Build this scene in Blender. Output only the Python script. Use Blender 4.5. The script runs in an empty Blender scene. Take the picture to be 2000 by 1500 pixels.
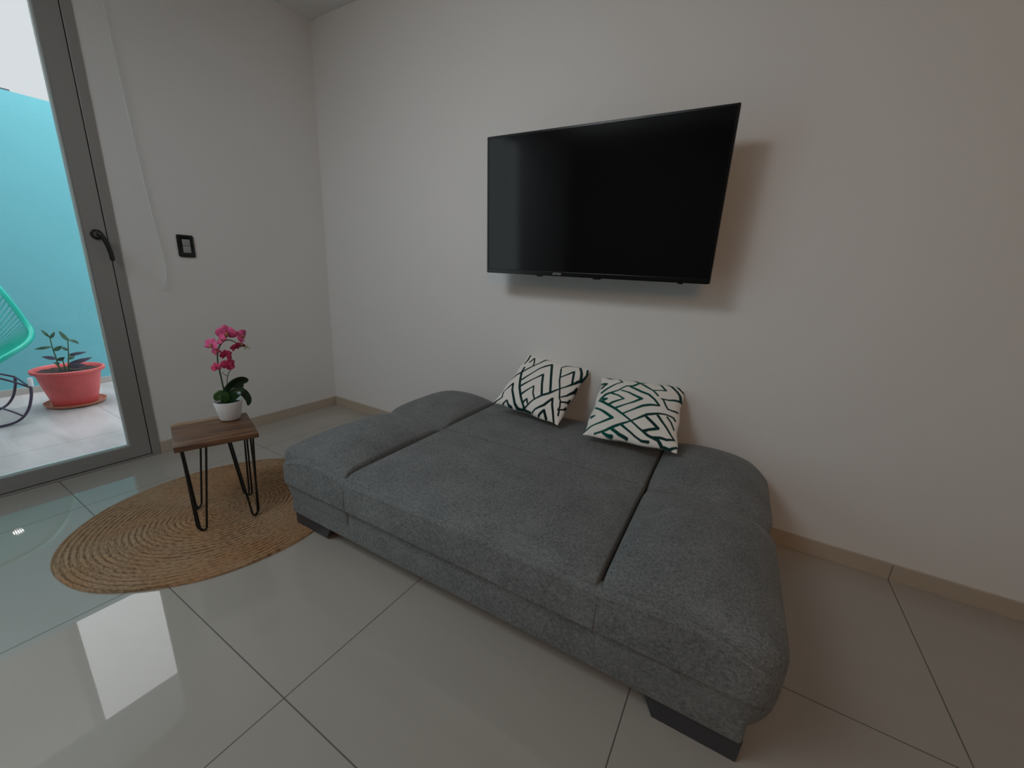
import bpy, math, random
from mathutils import Vector, Matrix
random.seed(7)
S = bpy.context.scene
COL = S.collection
K = 1.14            # every length below is written in camera heights; K turns it into metres

# tuning
EXPOSURE = 0
SKY_LOW = (.073, .077, .080, 1); SKY_MID = (.38, .39, .40, 1); SKY_TOP = (.80, .81, .82, 1); SKY_GAIN = 10.0
ROOM_LIGHTS = [
 ('ceiling_panel_light', (1.2, -2.6, 2.34), (1.2, -2.6, 0), (1.2, 1.2), 20, (.84, 1, 1.10)),
 ('tv_wall_fill', (1.3, -2.0, 2.3), (1.3, 0, 1.3), (.5, .5), 4.2, (1, 1, 1), 100),  # added fill without a fixture, brightens the television wall
 ('warm_room_light', (3.4, -3.4, 2.3), (2.8, 0, 1.0), (.8, .8), 11, (1, .48, .18), 140),
 ('door_fill_light', (.03, -2.5, 1.08), (1.03, -2.5, 1.08), (1.0, 2.0), 6, (.88, 1, 1.02)),  # added area light just inside the unseen leaf, standing in for daylight
]
WALL_COL = (.78, .78, .775); FLOOR_COL = (.43, .395, .35); BLUE_COL = (.155, .48, .55); ALU_COL = (.36, .355, .345)
FAB_D = (.092, .098, .100); FAB_L = (.262, .273, .274)
JUTE_D = (.125, .080, .048, 1); JUTE_L = (.42, .29, .18, 1)
PINKC = (.72, .10, .27); PINKC2 = (.60, .04, .14)
PL_LOC = (1.738, -.136, .4937); PL_ROT = (-.9604, .1347, .0767); PL_S = .343
PR_LOC = (2.182, -.156, .4783); PR_ROT = (-1.0631, -.0409, .080); PR_S = .354

# ------------------------------------------------------------------ camera
cam_d = bpy.data.cameras.new('camera'); cam = bpy.data.objects.new('camera', cam_d); COL.objects.link(cam)
F, YAW, PITCH, ROLL = 774.5, -.522, -.2704, .0543
fw = Vector((math.sin(YAW)*math.cos(PITCH), math.cos(YAW)*math.cos(PITCH), math.sin(PITCH)))
rt = Vector((math.cos(YAW), -math.sin(YAW), 0)); up = rt.cross(fw)
r2 = math.cos(ROLL)*rt + math.sin(ROLL)*up; u2 = -math.sin(ROLL)*rt + math.cos(ROLL)*up
cam.matrix_world = Matrix.Translation(Vector((2.5124, -1.7687, 1.0))*K) @ Matrix((r2, u2, -fw)).transposed().to_4x4()
cam_d.sensor_width = 36; cam_d.lens = F/2000*36; cam_d.clip_start = .02
S.camera = cam
S.view_settings.view_transform = 'Standard'; S.view_settings.look = 'None'
S.view_settings.gamma = 1; S.view_settings.exposure = EXPOSURE; S.view_settings.use_curve_mapping = False
S.cycles.max_bounces = 10; S.cycles.diffuse_bounces = 6; S.cycles.transparent_max_bounces = 12
S.cycles.sample_clamp_indirect = 6; S.cycles.caustics_reflective = False; S.cycles.caustics_refractive = False

# ------------------------------------------------------------------ sky (overcast: brighter overhead)
w = bpy.data.worlds.new('overcast_sky'); S.world = w; w.use_nodes = True
n = w.node_tree.nodes; l = w.node_tree.links; n.clear()
tc = n.new('ShaderNodeTexCoord'); sx = n.new('ShaderNodeSeparateXYZ'); rp = n.new('ShaderNodeValToRGB')
els = rp.color_ramp.elements
els[0].position = 0; els[0].color = (.30, .31, .32, 1); els[1].position = 1; els[1].color = SKY_TOP
for p_, c_ in ((.05, SKY_LOW), (.43, SKY_LOW), (.55, SKY_MID), (.80, SKY_MID), (.90, SKY_TOP)):
    e = els.new(p_); e.color = c_
bg = n.new('ShaderNodeBackground'); bg.inputs[1].default_value = SKY_GAIN; wo = n.new('ShaderNodeOutputWorld')
l.new(tc.outputs['Generated'], sx.inputs[0]); l.new(sx.outputs[2], rp.inputs[0]); l.new(rp.outputs[0], bg.inputs[0]); l.new(bg.outputs[0], wo.inputs[0])

def area(name, loc, tgt, sx, sy, power, col, portal=False, spread=180):
    d = bpy.data.lights.new(name, 'AREA'); d.shape = 'RECTANGLE'; d.size = sx*K; d.size_y = sy*K
    d.energy = power; d.color = col; d.spread = math.radians(spread)
    o = bpy.data.objects.new(name, d); COL.objects.link(o); o.location = Vector(loc)*K
    o.rotation_euler = (Vector(tgt)-Vector(loc)).to_track_quat('-Z', 'Y').to_euler()
    if portal: d.cycles.is_portal = True
    return o
area('door_daylight_portal', (-.09, -2.06, 1.08), (1, -2.06, 1.08), 1.95, 2.1, 1, (1, 1, 1), portal=True)
for nm_, lc_, tg_, sz_, pw_, cl_, *sp_ in ROOM_LIGHTS:
    area(nm_, lc_, tg_, sz_[0], sz_[1], pw_, cl_, spread=sp_[0] if sp_ else 180)

# ------------------------------------------------------------------ materials
MATS = {}
def mat(name, col=(.5,.5,.5), rough=.5, metal=0., spec=.5, bump=None, noise=None, **kw):
    """bump=(scale,strength); noise=(scale,amount) varies the colour a little"""
    if name in MATS: return MATS[name]
    m = bpy.data.materials.new(name); m.use_nodes = True; MATS[name] = m
    nt = m.node_tree; b = nt.nodes['Principled BSDF']
    b.inputs['Base Color'].default_value = (*col, 1); b.inputs['Roughness'].default_value = rough
    b.inputs['Metallic'].default_value = metal; b.inputs['Specular IOR Level'].default_value = spec
    if kw.get('sheen'): b.inputs['Sheen Weight'].default_value = kw['sheen']
    tc = nt.nodes.new('ShaderNodeTexCoord')
    if bump:
        t = nt.nodes.new('ShaderNodeTexNoise'); t.inputs['Scale'].default_value = bump[0]; t.inputs['Detail'].default_value = 3
        bp = nt.nodes.new('ShaderNodeBump'); bp.inputs['Strength'].default_value = bump[1]; bp.inputs['Distance'].default_value = .002
        nt.links.new(tc.outputs['Object'], t.inputs[0]); nt.links.new(t.outputs[0], bp.inputs['Height']); nt.links.new(bp.outputs[0], b.inputs['Normal'])
    if noise:
        t = nt.nodes.new('ShaderNodeTexNoise'); t.inputs['Scale'].default_value = noise[0]; t.inputs['Detail'].default_value = 4
        r = nt.nodes.new('ShaderNodeValToRGB'); a = noise[1]
        r.color_ramp.elements[0].position = .3; r.color_ramp.elements[1].position = .7
        r.color_ramp.elements[0].color = (*[c*(1-a) for c in col], 1); r.color_ramp.elements[1].color = (*[min(1, c*(1+a)) for c in col], 1)
        nt.links.new(tc.outputs['Object'], t.inputs[0]); nt.links.new(t.outputs[0], r.inputs[0]); nt.links.new(r.outputs[0], b.inputs['Base Color'])
    return m

def N(nt, typ, op=None, *ins):
    nd = nt.nodes.new(typ)
    if op: nd.operation = op
    for i, v in enumerate(ins):
        if v is None: continue
        if hasattr(v, 'is_output'): nt.links.new(v, nd.inputs[i])
        else: nd.inputs[i].default_value = v
    return nd
def M_(nt, op, *ins): return N(nt, 'ShaderNodeMath', op, *ins).outputs[0]

def tile_mat(name, px, py, ox, oy, base, vein, grout, rough, veinscale, bev=.0022):
    m = bpy.data.materials.new(name); m.use_nodes = True; nt = m.node_tree; b = nt.nodes['Principled BSDF']
    tc = nt.nodes.new('ShaderNodeTexCoord'); sp = nt.nodes.new('ShaderNodeSeparateXYZ'); nt.links.new(tc.outputs['Object'], sp.inputs[0])
    def dist(o, p, off):
        f = M_(nt, 'FRACT', M_(nt, 'DIVIDE', M_(nt, 'SUBTRACT', o, off*K + 100*p*K*-1), p*K))
        return M_(nt, 'MULTIPLY', M_(nt, 'MINIMUM', f, M_(nt, 'SUBTRACT', 1.0, f)), p*K)
    d = M_(nt, 'MINIMUM', dist(sp.outputs[0], px, ox), dist(sp.outputs[1], py, oy))
    g = M_(nt, 'LESS_THAN', d, bev)
    nz = nt.nodes.new('ShaderNodeTexNoise'); nz.inputs['Scale'].default_value = veinscale; nz.inputs['Detail'].default_value = 5; nz.inputs['Distortion'].default_value = .6
    mp = nt.nodes.new('ShaderNodeMapping'); mp.inputs['Scale'].default_value = (.35, 1.6, 1); nt.links.new(tc.outputs['Object'], mp.inputs[0]); nt.links.new(mp.outputs[0], nz.inputs[0])
    rp = nt.nodes.new('ShaderNodeValToRGB'); rp.color_ramp.elements[0].position = .38; rp.color_ramp.elements[1].position = .62
    rp.color_ramp.elements[0].color = (*vein, 1); rp.color_ramp.elements[1].color = (*base, 1); nt.links.new(nz.outputs[0], rp.inputs[0])
    mx = nt.nodes.new('ShaderNodeMix'); mx.data_type = 'RGBA'; nt.links.new(g, mx.inputs[0]); nt.links.new(rp.outputs[0], mx.inputs[6]); mx.inputs[7].default_value = (*grout, 1)
    nt.links.new(mx.outputs[2], b.inputs['Base Color'])
    rr = M_(nt, 'ADD', M_(nt, 'MULTIPLY', g, .5), rough); nt.links.new(rr, b.inputs['Roughness'])
    return m

def fabric_mat(name, dark, light):
    m = bpy.data.materials.new(name); m.use_nodes = True; nt = m.node_tree; b = nt.nodes['Principled BSDF']
    tc = nt.nodes.new('ShaderNodeTexCoord')
    outs = []
    for sc in ((110, 110, 560), (560, 110, 110), (110, 560, 110)):
        mp = nt.nodes.new('ShaderNodeMapping'); mp.inputs['Scale'].default_value = sc
        nz = nt.nodes.new('ShaderNodeTexNoise'); nz.inputs['Scale'].default_value = 1; nz.inputs['Detail'].default_value = 2
        nt.links.new(tc.outputs['Object'], mp.inputs[0]); nt.links.new(mp.outputs[0], nz.inputs[0]); outs.append(nz.outputs[0])
    big = nt.nodes.new('ShaderNodeTexNoise'); big.inputs['Scale'].default_value = 9; big.inputs['Detail'].default_value = 3; nt.links.new(tc.outputs['Object'], big.inputs[0])
    h = M_(nt, 'ADD', M_(nt, 'ADD', M_(nt, 'MULTIPLY', outs[0], .28), M_(nt, 'MULTIPLY', outs[1], .28)), M_(nt, 'ADD', M_(nt, 'MULTIPLY', outs[2], .28), M_(nt, 'MULTIPLY', big.outputs[0], .16)))
    rp = nt.nodes.new('ShaderNodeValToRGB'); rp.color_ramp.elements[0].position = .38; rp.color_ramp.elements[1].position = .64
    rp.color_ramp.elements[0].color = (*dark, 1); rp.color_ramp.elements[1].color = (*light, 1); nt.links.new(h, rp.inputs[0]); nt.links.new(rp.outputs[0], b.inputs['Base Color'])
    b.inputs['Roughness'].default_value = .95; b.inputs['Specular IOR Level'].default_value = .15; b.inputs['Sheen Weight'].default_value = .12
    bp = nt.nodes.new('ShaderNodeBump'); bp.inputs['Strength'].default_value = .35; bp.inputs['Distance'].default_value = .0015; nt.links.new(h, bp.inputs['Height']); nt.links.new(bp.outputs[0], b.inputs['Normal'])
    return m

def wood_mat(name, dark, light, axis_scale):
    m = bpy.data.materials.new(name); m.use_nodes = True; nt = m.node_tree; b = nt.nodes['Principled BSDF']
    tc = nt.nodes.new('ShaderNodeTexCoord'); mp = nt.nodes.new('ShaderNodeMapping'); mp.inputs['Scale'].default_value = axis_scale
    nz = nt.nodes.new('ShaderNodeTexNoise'); nz.inputs['Scale'].default_value = 1; nz.inputs['Detail'].default_value = 6; nz.inputs['Distortion'].default_value = 1.2
    nt.links.new(tc.outputs['Object'], mp.inputs[0]); nt.links.new(mp.outputs[0], nz.inputs[0])
    rp = nt.nodes.new('ShaderNodeValToRGB'); rp.color_ramp.elements[0].position = .35; rp.color_ramp.elements[1].position = .68
    rp.color_ramp.elements[0].color = (*dark, 1); rp.color_ramp.elements[1].color = (*light, 1); nt.links.new(nz.outputs[0], rp.inputs[0])
    nt.links.new(rp.outputs[0], b.inputs['Base Color']); b.inputs['Roughness'].default_value = .42
    return m

def attr_mat(name, rough=.9):
    m = bpy.data.materials.new(name); m.use_nodes = True; nt = m.node_tree; b = nt.nodes['Principled BSDF']
    a = nt.nodes.new('ShaderNodeAttribute'); a.attribute_name = 'print'; nt.links.new(a.outputs[0], b.inputs['Base Color'])
    b.inputs['Roughness'].default_value = rough; b.inputs['Specular IOR Level'].default_value = .2
    tc = nt.nodes.new('ShaderNodeTexCoord'); t = nt.nodes.new('ShaderNodeTexNoise'); t.inputs['Scale'].default_value = 500
    bp = nt.nodes.new('ShaderNodeBump'); bp.inputs['Strength'].default_value = .25; bp.inputs['Distance'].default_value = .001
    nt.links.new(tc.outputs['Object'], t.inputs[0]); nt.links.new(t.outputs[0], bp.inputs['Height']); nt.links.new(bp.outputs[0], b.inputs['Normal'])
    return m

def jute_mat():
    m = bpy.data.materials.new('jute'); m.use_nodes = True; nt = m.node_tree; b = nt.nodes['Principled BSDF']
    tc = nt.nodes.new('ShaderNodeTexCoord')
    sp = nt.nodes.new('ShaderNodeSeparateXYZ'); nt.links.new(tc.outputs['Object'], sp.inputs[0])
    xa = M_(nt, 'DIVIDE', sp.outputs[0], .422*K); ya = M_(nt, 'DIVIDE', sp.outputs[1], .478*K)
    rad = M_(nt, 'MULTIPLY', M_(nt, 'SQRT', M_(nt, 'ADD', M_(nt, 'MULTIPLY', xa, xa), M_(nt, 'MULTIPLY', ya, ya))), 26.0)
    ring = M_(nt, 'ABSOLUTE', M_(nt, 'SINE', M_(nt, 'MULTIPLY', rad, math.pi)))  # low between coils: groove shade put into the colour, also drives the bump
    ang = M_(nt, 'ARCTAN2', sp.outputs[1], sp.outputs[0])
    cb = nt.nodes.new('ShaderNodeCombineXYZ'); nt.links.new(M_(nt, 'MULTIPLY', M_(nt, 'MULTIPLY', ang, rad), 1.1), cb.inputs[0]); nt.links.new(M_(nt, 'MULTIPLY', rad, 3.2), cb.inputs[1])
    n1 = nt.nodes.new('ShaderNodeTexNoise'); n1.inputs['Scale'].default_value = 1.0; n1.inputs['Detail'].default_value = 3
    n2 = nt.nodes.new('ShaderNodeTexNoise'); n2.inputs['Scale'].default_value = 3.5; n2.inputs['Detail'].default_value = 3
    nt.links.new(cb.outputs[0], n1.inputs[0]); nt.links.new(tc.outputs['Object'], n2.inputs[0])
    r1 = nt.nodes.new('ShaderNodeValToRGB'); r1.color_ramp.elements[0].position = .33; r1.color_ramp.elements[1].position = .66
    r1.color_ramp.elements[0].color = JUTE_D; r1.color_ramp.elements[1].color = JUTE_L
    r2 = nt.nodes.new('ShaderNodeValToRGB'); r2.color_ramp.elements[0].position = .35; r2.color_ramp.elements[1].position = .7
    r2.color_ramp.elements[0].color = (1, 1, 1, 1); r2.color_ramp.elements[1].color = (1.0, .80, .66, 1)
    mx = nt.nodes.new('ShaderNodeMix'); mx.data_type = 'RGBA'; mx.blend_type = 'MULTIPLY'; mx.inputs[0].default_value = 1
    hh = M_(nt, 'ADD', M_(nt, 'MULTIPLY', n1.outputs[0], .8), M_(nt, 'MULTIPLY', M_(nt, 'POWER', ring, .5), .22)); nt.links.new(hh, r1.inputs[0]); nt.links.new(n2.outputs[0], r2.inputs[0]); nt.links.new(r1.outputs[0], mx.inputs[6]); nt.links.new(r2.outputs[0], mx.inputs[7])
    nt.links.new(mx.outputs[2], b.inputs['Base Color']); b.inputs['Roughness'].default_value = .95; b.inputs['Specular IOR Level'].default_value = .1
    bp = nt.nodes.new('ShaderNodeBump'); bp.inputs['Strength'].default_value = .7; bp.inputs['Distance'].default_value = .003
    nt.links.new(hh, bp.inputs['Height']); nt.links.new(bp.outputs[0], b.inputs['Normal'])
    return m

def glass_mat():
    m = bpy.data.materials.new('clear_glass'); m.use_nodes = True; nt = m.node_tree; nt.nodes.clear()
    tr = nt.nodes.new('ShaderNodeBsdfTransparent'); tr.inputs[0].default_value = (.98, .985, .985, 1)
    gl = nt.nodes.new('ShaderNodeBsdfGlossy'); gl.inputs['Roughness'].default_value = .01
    fr = nt.nodes.new('ShaderNodeFresnel'); fr.inputs[0].default_value = 1.35; mx = nt.nodes.new('ShaderNodeMixShader'); o = nt.nodes.new('ShaderNodeOutputMaterial')
    nt.links.new(fr.outputs[0], mx.inputs[0]); nt.links.new(tr.outputs[0], mx.inputs[1]); nt.links.new(gl.outputs[0], mx.inputs[2]); nt.links.new(mx.outputs[0], o.inputs[0])
    return m
def emit_mat(name, col, st):
    m = bpy.data.materials.new(name); m.use_nodes = True; b = m.node_tree.nodes['Principled BSDF']
    b.inputs['Base Color'].default_value = (*col, 1); b.inputs['Emission Color'].default_value = (*col, 1); b.inputs['Emission Strength'].default_value = st
    return m

WALL = mat('white_wall_paint', WALL_COL, .75, spec=.25, bump=(260, .12))
CEIL = mat('white_ceiling_paint', WALL_COL, .85, spec=.2)
FLOOR = tile_mat('polished_floor_tile', .697, .705, 1.031, -.705, FLOOR_COL, tuple(c*.95 for c in FLOOR_COL), tuple(c*.25 for c in FLOOR_COL), .02, 1.6, .0017)
PATIO = tile_mat('patio_tile', .62, .62, .1, .25, (.49, .445, .45), (.37, .335, .335), (.32, .29, .29), .38, 4.5, .003)
SKIRT = mat('beige_skirting_tile', (.50, .43, .35), .25)
BLUE = mat('turquoise_wall_paint', BLUE_COL, .8, noise=(1.3, .04), bump=(90, .3))
ALU = mat('grey_aluminium', ALU_COL, .38, metal=.35, bump=(400, .03))
DARK = mat('black_rubber', (.012, .012, .012), .6)
BEAD = mat('pale_glazing_bead', (.72, .78, .75), .3)
HANDLE = mat('dark_bronze_metal', (.05, .05, .05), .3, metal=.6)
GLASS = glass_mat()
FAB = fabric_mat('grey_woven_fabric', FAB_D, FAB_L)
FOOT = mat('charcoal_plastic', (.045, .045, .055), .45)
SEAM = mat('dark_seam', (.03, .032, .035), .95)

# ------------------------------------------------------------------ mesh helpers
class MB:
    def __init__(s): s.v = []; s.f = []; s.m = []; s.mi = 0
    def add(s, vs, fs):
        b = len(s.v); s.v += [tuple(p) for p in vs]; s.f += [tuple(b+i for i in f) for f in fs]; s.m += [s.mi]*len(fs); return s
    def box(s, x0, x1, y0, y1, z0, z1):
        vs = [(x, y, z) for z in (z0, z1) for y in (y0, y1) for x in (x0, x1)]
        return s.add(vs, [(0,2,3,1), (4,5,7,6), (0,1,5,4), (2,6,7,3), (0,4,6,2), (1,3,7,5)])
    def prism(s, poly, axis, a, b):
        """poly: 2D points in the plane normal to axis, in order (the other two axes ascending)"""
        n = len(poly); o = [i for i in range(3) if i != axis]; vs = []
        for t in (a, b):
            for p in poly:
                q = [0, 0, 0]; q[axis] = t; q[o[0]] = p[0]; q[o[1]] = p[1]; vs.append(tuple(q))
        return s.add(vs, [tuple(range(n))[::-1], tuple(range(n, 2*n))] + [(i, (i+1) % n, n+(i+1) % n, n+i) for i in range(n)])
    def rbox(s, x0, x1, y0, y1, z0, z1, r, seg=5, div=(1,1,1), fn=None):
        """rounded box; r = radius or ((rx0,rx1),(ry0,ry1),(rz0,rz1)); fn deforms each vertex"""
        if not isinstance(r, tuple): r = ((r, r),)*3
        lo = (x0, y0, z0); hi = (x1, y1, z1)
        def ticks(a):
            L, R = r[a]; t = []
            for i in range(seg+1): t.append(lo[a] + L*(1-math.cos(i/seg*math.pi/2))*1.0 if L else lo[a])
            il, ih = lo[a]+L, hi[a]-R
            for i in range(1, div[a]): t.append(il+(ih-il)*i/div[a])
            for i in range(seg+1): t.append(hi[a] - R*(1-math.sin(i/seg*math.pi/2)) if R else hi[a])
            u = [t[0]]
            for q in t[1:]:
                if q-u[-1] > 1e-7: u.append(q)
            return u
        T = [ticks(0), ticks(1), ticks(2)]; idx = {}; vs = []; fs = []
        def vert(p):
            k = tuple(round(c, 7) for c in p)
            if k in idx: return idx[k]
            q = []; d = []
            for a in range(3):
                L, R = r[a]; il, ih = lo[a]+L, hi[a]-R
                c = min(max(p[a], il), ih); rad = L if p[a] < il else R
                q.append(c); d.append(((p[a]-c)/rad if rad else 0, rad))
            nn = math.sqrt(sum(a[0]**2 for a in d))
            out = [q[a]+(d[a][0]/nn*d[a][1] if nn > 1e-9 else 0) for a in range(3)]
            for a in range(3):
                if not (r[a][0] if p[a] < (lo[a]+hi[a])/2 else r[a][1]): out[a] = p[a]
            idx[k] = len(vs); vs.append(fn(*out) if fn else tuple(out)); return idx[k]
        for a in range(3):
            b, c = (a+1) % 3, (a+2) % 3
            for side, val in ((0, lo[a]), (1, hi[a])):
                for i in range(len(T[b])-1):
                    for j in range(len(T[c])-1):
                        q = []
                        for (bb, cc) in ((T[b][i], T[c][j]), (T[b][i+1], T[c][j]), (T[b][i+1], T[c][j+1]), (T[b][i], T[c][j+1])):
                            p = [0, 0, 0]; p[a] = val; p[b] = bb; p[c] = cc; q.append(vert(p))
                        if len(set(q)) < 3: continue
                        fs.append(tuple(q) if side else tuple(q[::-1]))
        return s.add(vs, fs)
    def tube(s, pts, r, seg=10, closed=False, flat=1.0):
        P = [Vector(p) for p in pts]; n = len(P); rad = r if isinstance(r, (list, tuple)) else [r]*n
        ref = None; vs = []
        for i in range(n):
            if closed: t = P[(i+1) % n]-P[i-1]
            else: t = P[min(i+1, n-1)]-P[max(i-1, 0)]
            t = t.normalized() if t.length > 1e-9 else Vector((0,0,1))
            if ref is None: ref = Vector((0, 0, 1)) if abs(t.z) < .9 else Vector((1, 0, 0))
            u = (ref - t*ref.dot(t)); u = u.normalized() if u.length > 1e-6 else t.orthogonal().normalized(); ref = u; v = t.cross(u)
            for k in range(seg):
                a = 2*math.pi*k/seg; vs.append(P[i]+u*math.cos(a)*rad[i]+v*math.sin(a)*rad[i]*flat)
        fs = []
        for i in range(n if closed else n-1):
            for k in range(seg):
                a, b = i*seg+k, i*seg+(k+1) % seg; c, d = ((i+1) % n)*seg+(k+1) % seg, ((i+1) % n)*seg+k
                fs.append((a, b, c, d))
        if not closed: fs += [tuple(range(seg))[::-1], tuple((n-1)*seg+k for k in range(seg))]
        return s.add(vs, fs)
    def lathe(s, prof, cx=0, cy=0, seg=48):
        vs = []; fs = []; n = len(prof)
        for k in range(seg):
            a = 2*math.pi*k/seg
            for (r, z) in prof: vs.append((cx+r*math.cos(a), cy+r*math.sin(a), z))
        for k in range(seg):
            for i in range(n-1):
                a = k*n+i; b = ((k+1) % seg)*n+i; fs.append((a, b, b+1, a+1))
        return s.add(vs, fs)
    def ball(s, c, r, seg=12, sc=(1, 1, 1)):
        prof = [(max(1e-4, r*math.sin(math.pi*i/seg)), -r*math.cos(math.pi*i/seg)) for i in range(seg+1)]
        b = len(s.v); s.lathe(prof, 0, 0, seg*2)
        for i in range(b, len(s.v)): p = s.v[i]; s.v[i] = (c[0]+p[0]*sc[0], c[1]+p[1]*sc[1], c[2]+p[2]*sc[2])
        return s
    def sheet(s, grid):
        """grid[i][j] of points -> open surface"""
        n, m = len(grid), len(grid[0]); vs = [p for row in grid for p in row]
        return s.add(vs, [(i*m+j, i*m+j+1, (i+1)*m+j+1, (i+1)*m+j) for i in range(n-1) for j in range(m-1)])
    def build(s, name, mats, parent=None, smooth=None, loc=(0, 0, 0), rot=None, bevel=0, solid=0, base=(0, 0, 0)):
        me = bpy.data.meshes.new(name)
        me.from_pydata([((p[0]-base[0])*K, (p[1]-base[1])*K, (p[2]-base[2])*K) for p in s.v], [], s.f)
        if not isinstance(mats, (list, tuple)): mats = [mats]
        for m in mats: me.materials.append(m)
        for p, i in zip(me.polygons, s.m): p.material_index = i
        me.validate(); me.update()
        import bmesh
        bm = bmesh.new(); bm.from_mesh(me); bmesh.ops.remove_doubles(bm, verts=bm.verts, dist=1e-6); bmesh.ops.recalc_face_normals(bm, faces=bm.faces); bm.to_mesh(me); bm.free()
        o = bpy.data.objects.new(name, me); COL.objects.link(o)
        o.location = Vector(loc)*K + (Vector(base)*K)
        if rot: o.rotation_euler = rot
        if parent: o.parent = parent
        if solid:
            md = o.modifiers.new('thickness', 'SOLIDIFY'); md.thickness = solid*K; md.offset = 0
        if bevel:
            md = o.modifiers.new('edges', 'BEVEL'); md.width = bevel*K; md.segments = 2; md.limit_method = 'ANGLE'; md.angle_limit = math.radians(40)
        if smooth:
            for p in me.polygons: p.use_smooth = True
            if smooth < 180:
                try:
                    me.set_sharp_from_angle(angle=math.radians(smooth))
                except Exception: pass
        return o
def thing(name, label, cat, loc=(0, 0, 0), rz=0, group=None, rot=None):
    o = bpy.data.objects.new(name, None); COL.objects.link(o); o.location = Vector(loc)*K
    o.rotation_mode = 'YXZ' if rot else 'XYZ'
    o.rotation_euler = rot if rot else (0, 0, rz); o['label'] = label; o['category'] = cat; o.empty_display_size = .05
    if group: o['group'] = group
    return o
def struct(o, label=None):
    o['kind'] = 'structure'
    if label: o['label'] = label
    return o
def tag(o, label, cat, group=None):
    o['label'] = label; o['category'] = cat
    if group: o['group'] = group
    return o
def smooth_pts(pts, sub=6, closed=False):
    P = [Vector(p) for p in pts]; n = len(P); out = []
    for i in range(n if closed else n-1):
        g = (lambda k: P[k % n]) if closed else (lambda k: P[min(max(k, 0), n-1)])
        a, b, c, d = g(i-1), g(i), g(i+1), g(i+2)
        for j in range(sub):
            t = j/sub; out.append(.5*((2*b)+(c-a)*t+(2*a-5*b+4*c-d)*t*t+(3*b-a-3*c+d)*t**3))
    if not closed: out.append(P[-1])
    return out

# ------------------------------------------------------------------ room shell
ZC = 2.366; XR = 4.4; YB = -4.6; T = .12
DY0, DY1, DZ = -1.045, -3.07, 2.17          # door opening along the left wall
struct(MB().box(0, XR, YB, 0, -.06, 0).build('floor', FLOOR))
struct(MB().box(-T, XR+T, YB-T, T, ZC, ZC+.12).build('ceiling', CEIL))
struct(MB().box(-T, XR+T, 0, T, -.06, ZC).build('wall_back', WALL), 'white painted wall behind the sofa and television')
lw = MB(); lw.box(-T, 0, DY0, 0, -.06, ZC); lw.box(-T, 0, DY1, DY0, DZ, ZC); lw.box(-T, 0, YB, DY1, -.06, ZC)
struct(lw.build('wall_left', WALL), 'white painted wall with the glass door')
struct(MB().box(XR, XR+T, YB, 0, -.06, ZC).build('wall_right', WALL))
struct(MB().box(-T, XR+T, YB-T, YB, -.06, ZC).build('wall_front', mat('dark_taupe_paint', (.16, .145, .13), .7)))
# slanted plaster fillet where left wall meets ceiling
struct(MB().prism([(0, ZC-.010), (.078, ZC), (0, ZC)], 1, -1.9, 0).build('trim_1', CEIL))
hb, tb = .0644, .009
struct(MB().box(0, XR, -tb, 0, 0, hb).build('baseboard_back', SKIRT, bevel=.001))
b = MB(); b.box(0, tb, DY0, -tb, 0, hb); b.box(0, tb, YB, DY1, 0, hb)
struct(b.build('baseboard_left', SKIRT, bevel=.001))
struct(MB().box(XR-tb, XR, YB, -tb, 0, hb).build('baseboard_right', SKIRT, bevel=.001))
struct(MB().box(tb, XR-tb, YB, YB+tb, 0, hb).build('baseboard_front', SKIRT, bevel=.001))
struct(MB().box(-T, 0, DY1, DY0, -.06, .0).build('trim_2', PATIO))
# joint lines of the skirting tiles
for k, xx in enumerate((1.03, 1.728, 2.425, 3.122, 3.82)):
    struct(MB().box(xx-.0012, xx+.0012, -tb-.0006, -tb, 0.001, hb-.001).build('trim_%d' % (k+3), mat('skirting_grout', (.2, .17, .14), .8)))

# ------------------------------------------------------------------ glass door in the left wall
door = bpy.data.objects.new('door_1', None); COL.objects.link(door); door.location = Vector((0, -1.6, 0))*K; struct(door, 'grey aluminium framed glass patio door')
B0 = (0, -1.6, 0)
def part(mb, name, m, parent=None, **k):
    return mb.build(name, m, parent, **k) if parent else mb.build(name, m, door, loc=(0, 1.6, 0), **k)
fr = MB()
fr.box(-.055, .006, -1.079, DY0, .0, DZ); fr.box(-.055, .006, DY1, DY1+.035, 0, DZ); fr.box(-.055, .006, DY1+.035, -1.079, DZ-.035, DZ); fr.box(-.055, .003, DY1+.035, -1.079, 0, .012)
part(fr, 'door_frame', ALU, bevel=.0015)
def leaf(y1, y0, x0, x1, nm):      # y1 < y0
    st, zb, zt = .072, .0165, DZ-.038
    f = MB(); zr = .062; m = MB()
    for seg in ([(y0, zb), (y0, zt), (y0-st, zt-zr), (y0-st, zb+zr)], [(y1, zb), (y1+st, zb+zr), (y1+st, zt-zr), (y1, zt)],
                [(y0, zb), (y0-st, zb+zr), (y1+st, zb+zr), (y1, zb)], [(y0, zt), (y1, zt), (y1+st, zt-zr), (y0-st, zt-zr)]):
        f.prism(seg, 0, x0, x1)
    lf = part(f, nm, ALU, bevel=.0012)
    xg = (x0+x1)/2
    gl = MB().box(xg-.003, xg+.003, y1+st-.004, y0-st+.004, zb+zr-.004, zt-zr+.004)
    p = gl.build('glass_pane', GLASS, lf)
    bd = MB(); w_ = .0055; xb = xg+.004
    for bx in ((xg-.012, xb+.006, y0-st-w_, y0-st, zb+zr, zt-zr), (xg-.012, xb+.006, y1+st, y1+st+w_, zb+zr, zt-zr), (xg-.012, xb+.006, y1+st+w_, y0-st-w_, zb+zr, zb+zr+w_), (xg-.012, xb+.006, y1+st+w_, y0-st-w_, zt-zr-w_, zt-zr)):
        bd.box(*bx)
    bd.build('glazing_bead', BEAD, lf)
    return lf
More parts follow.
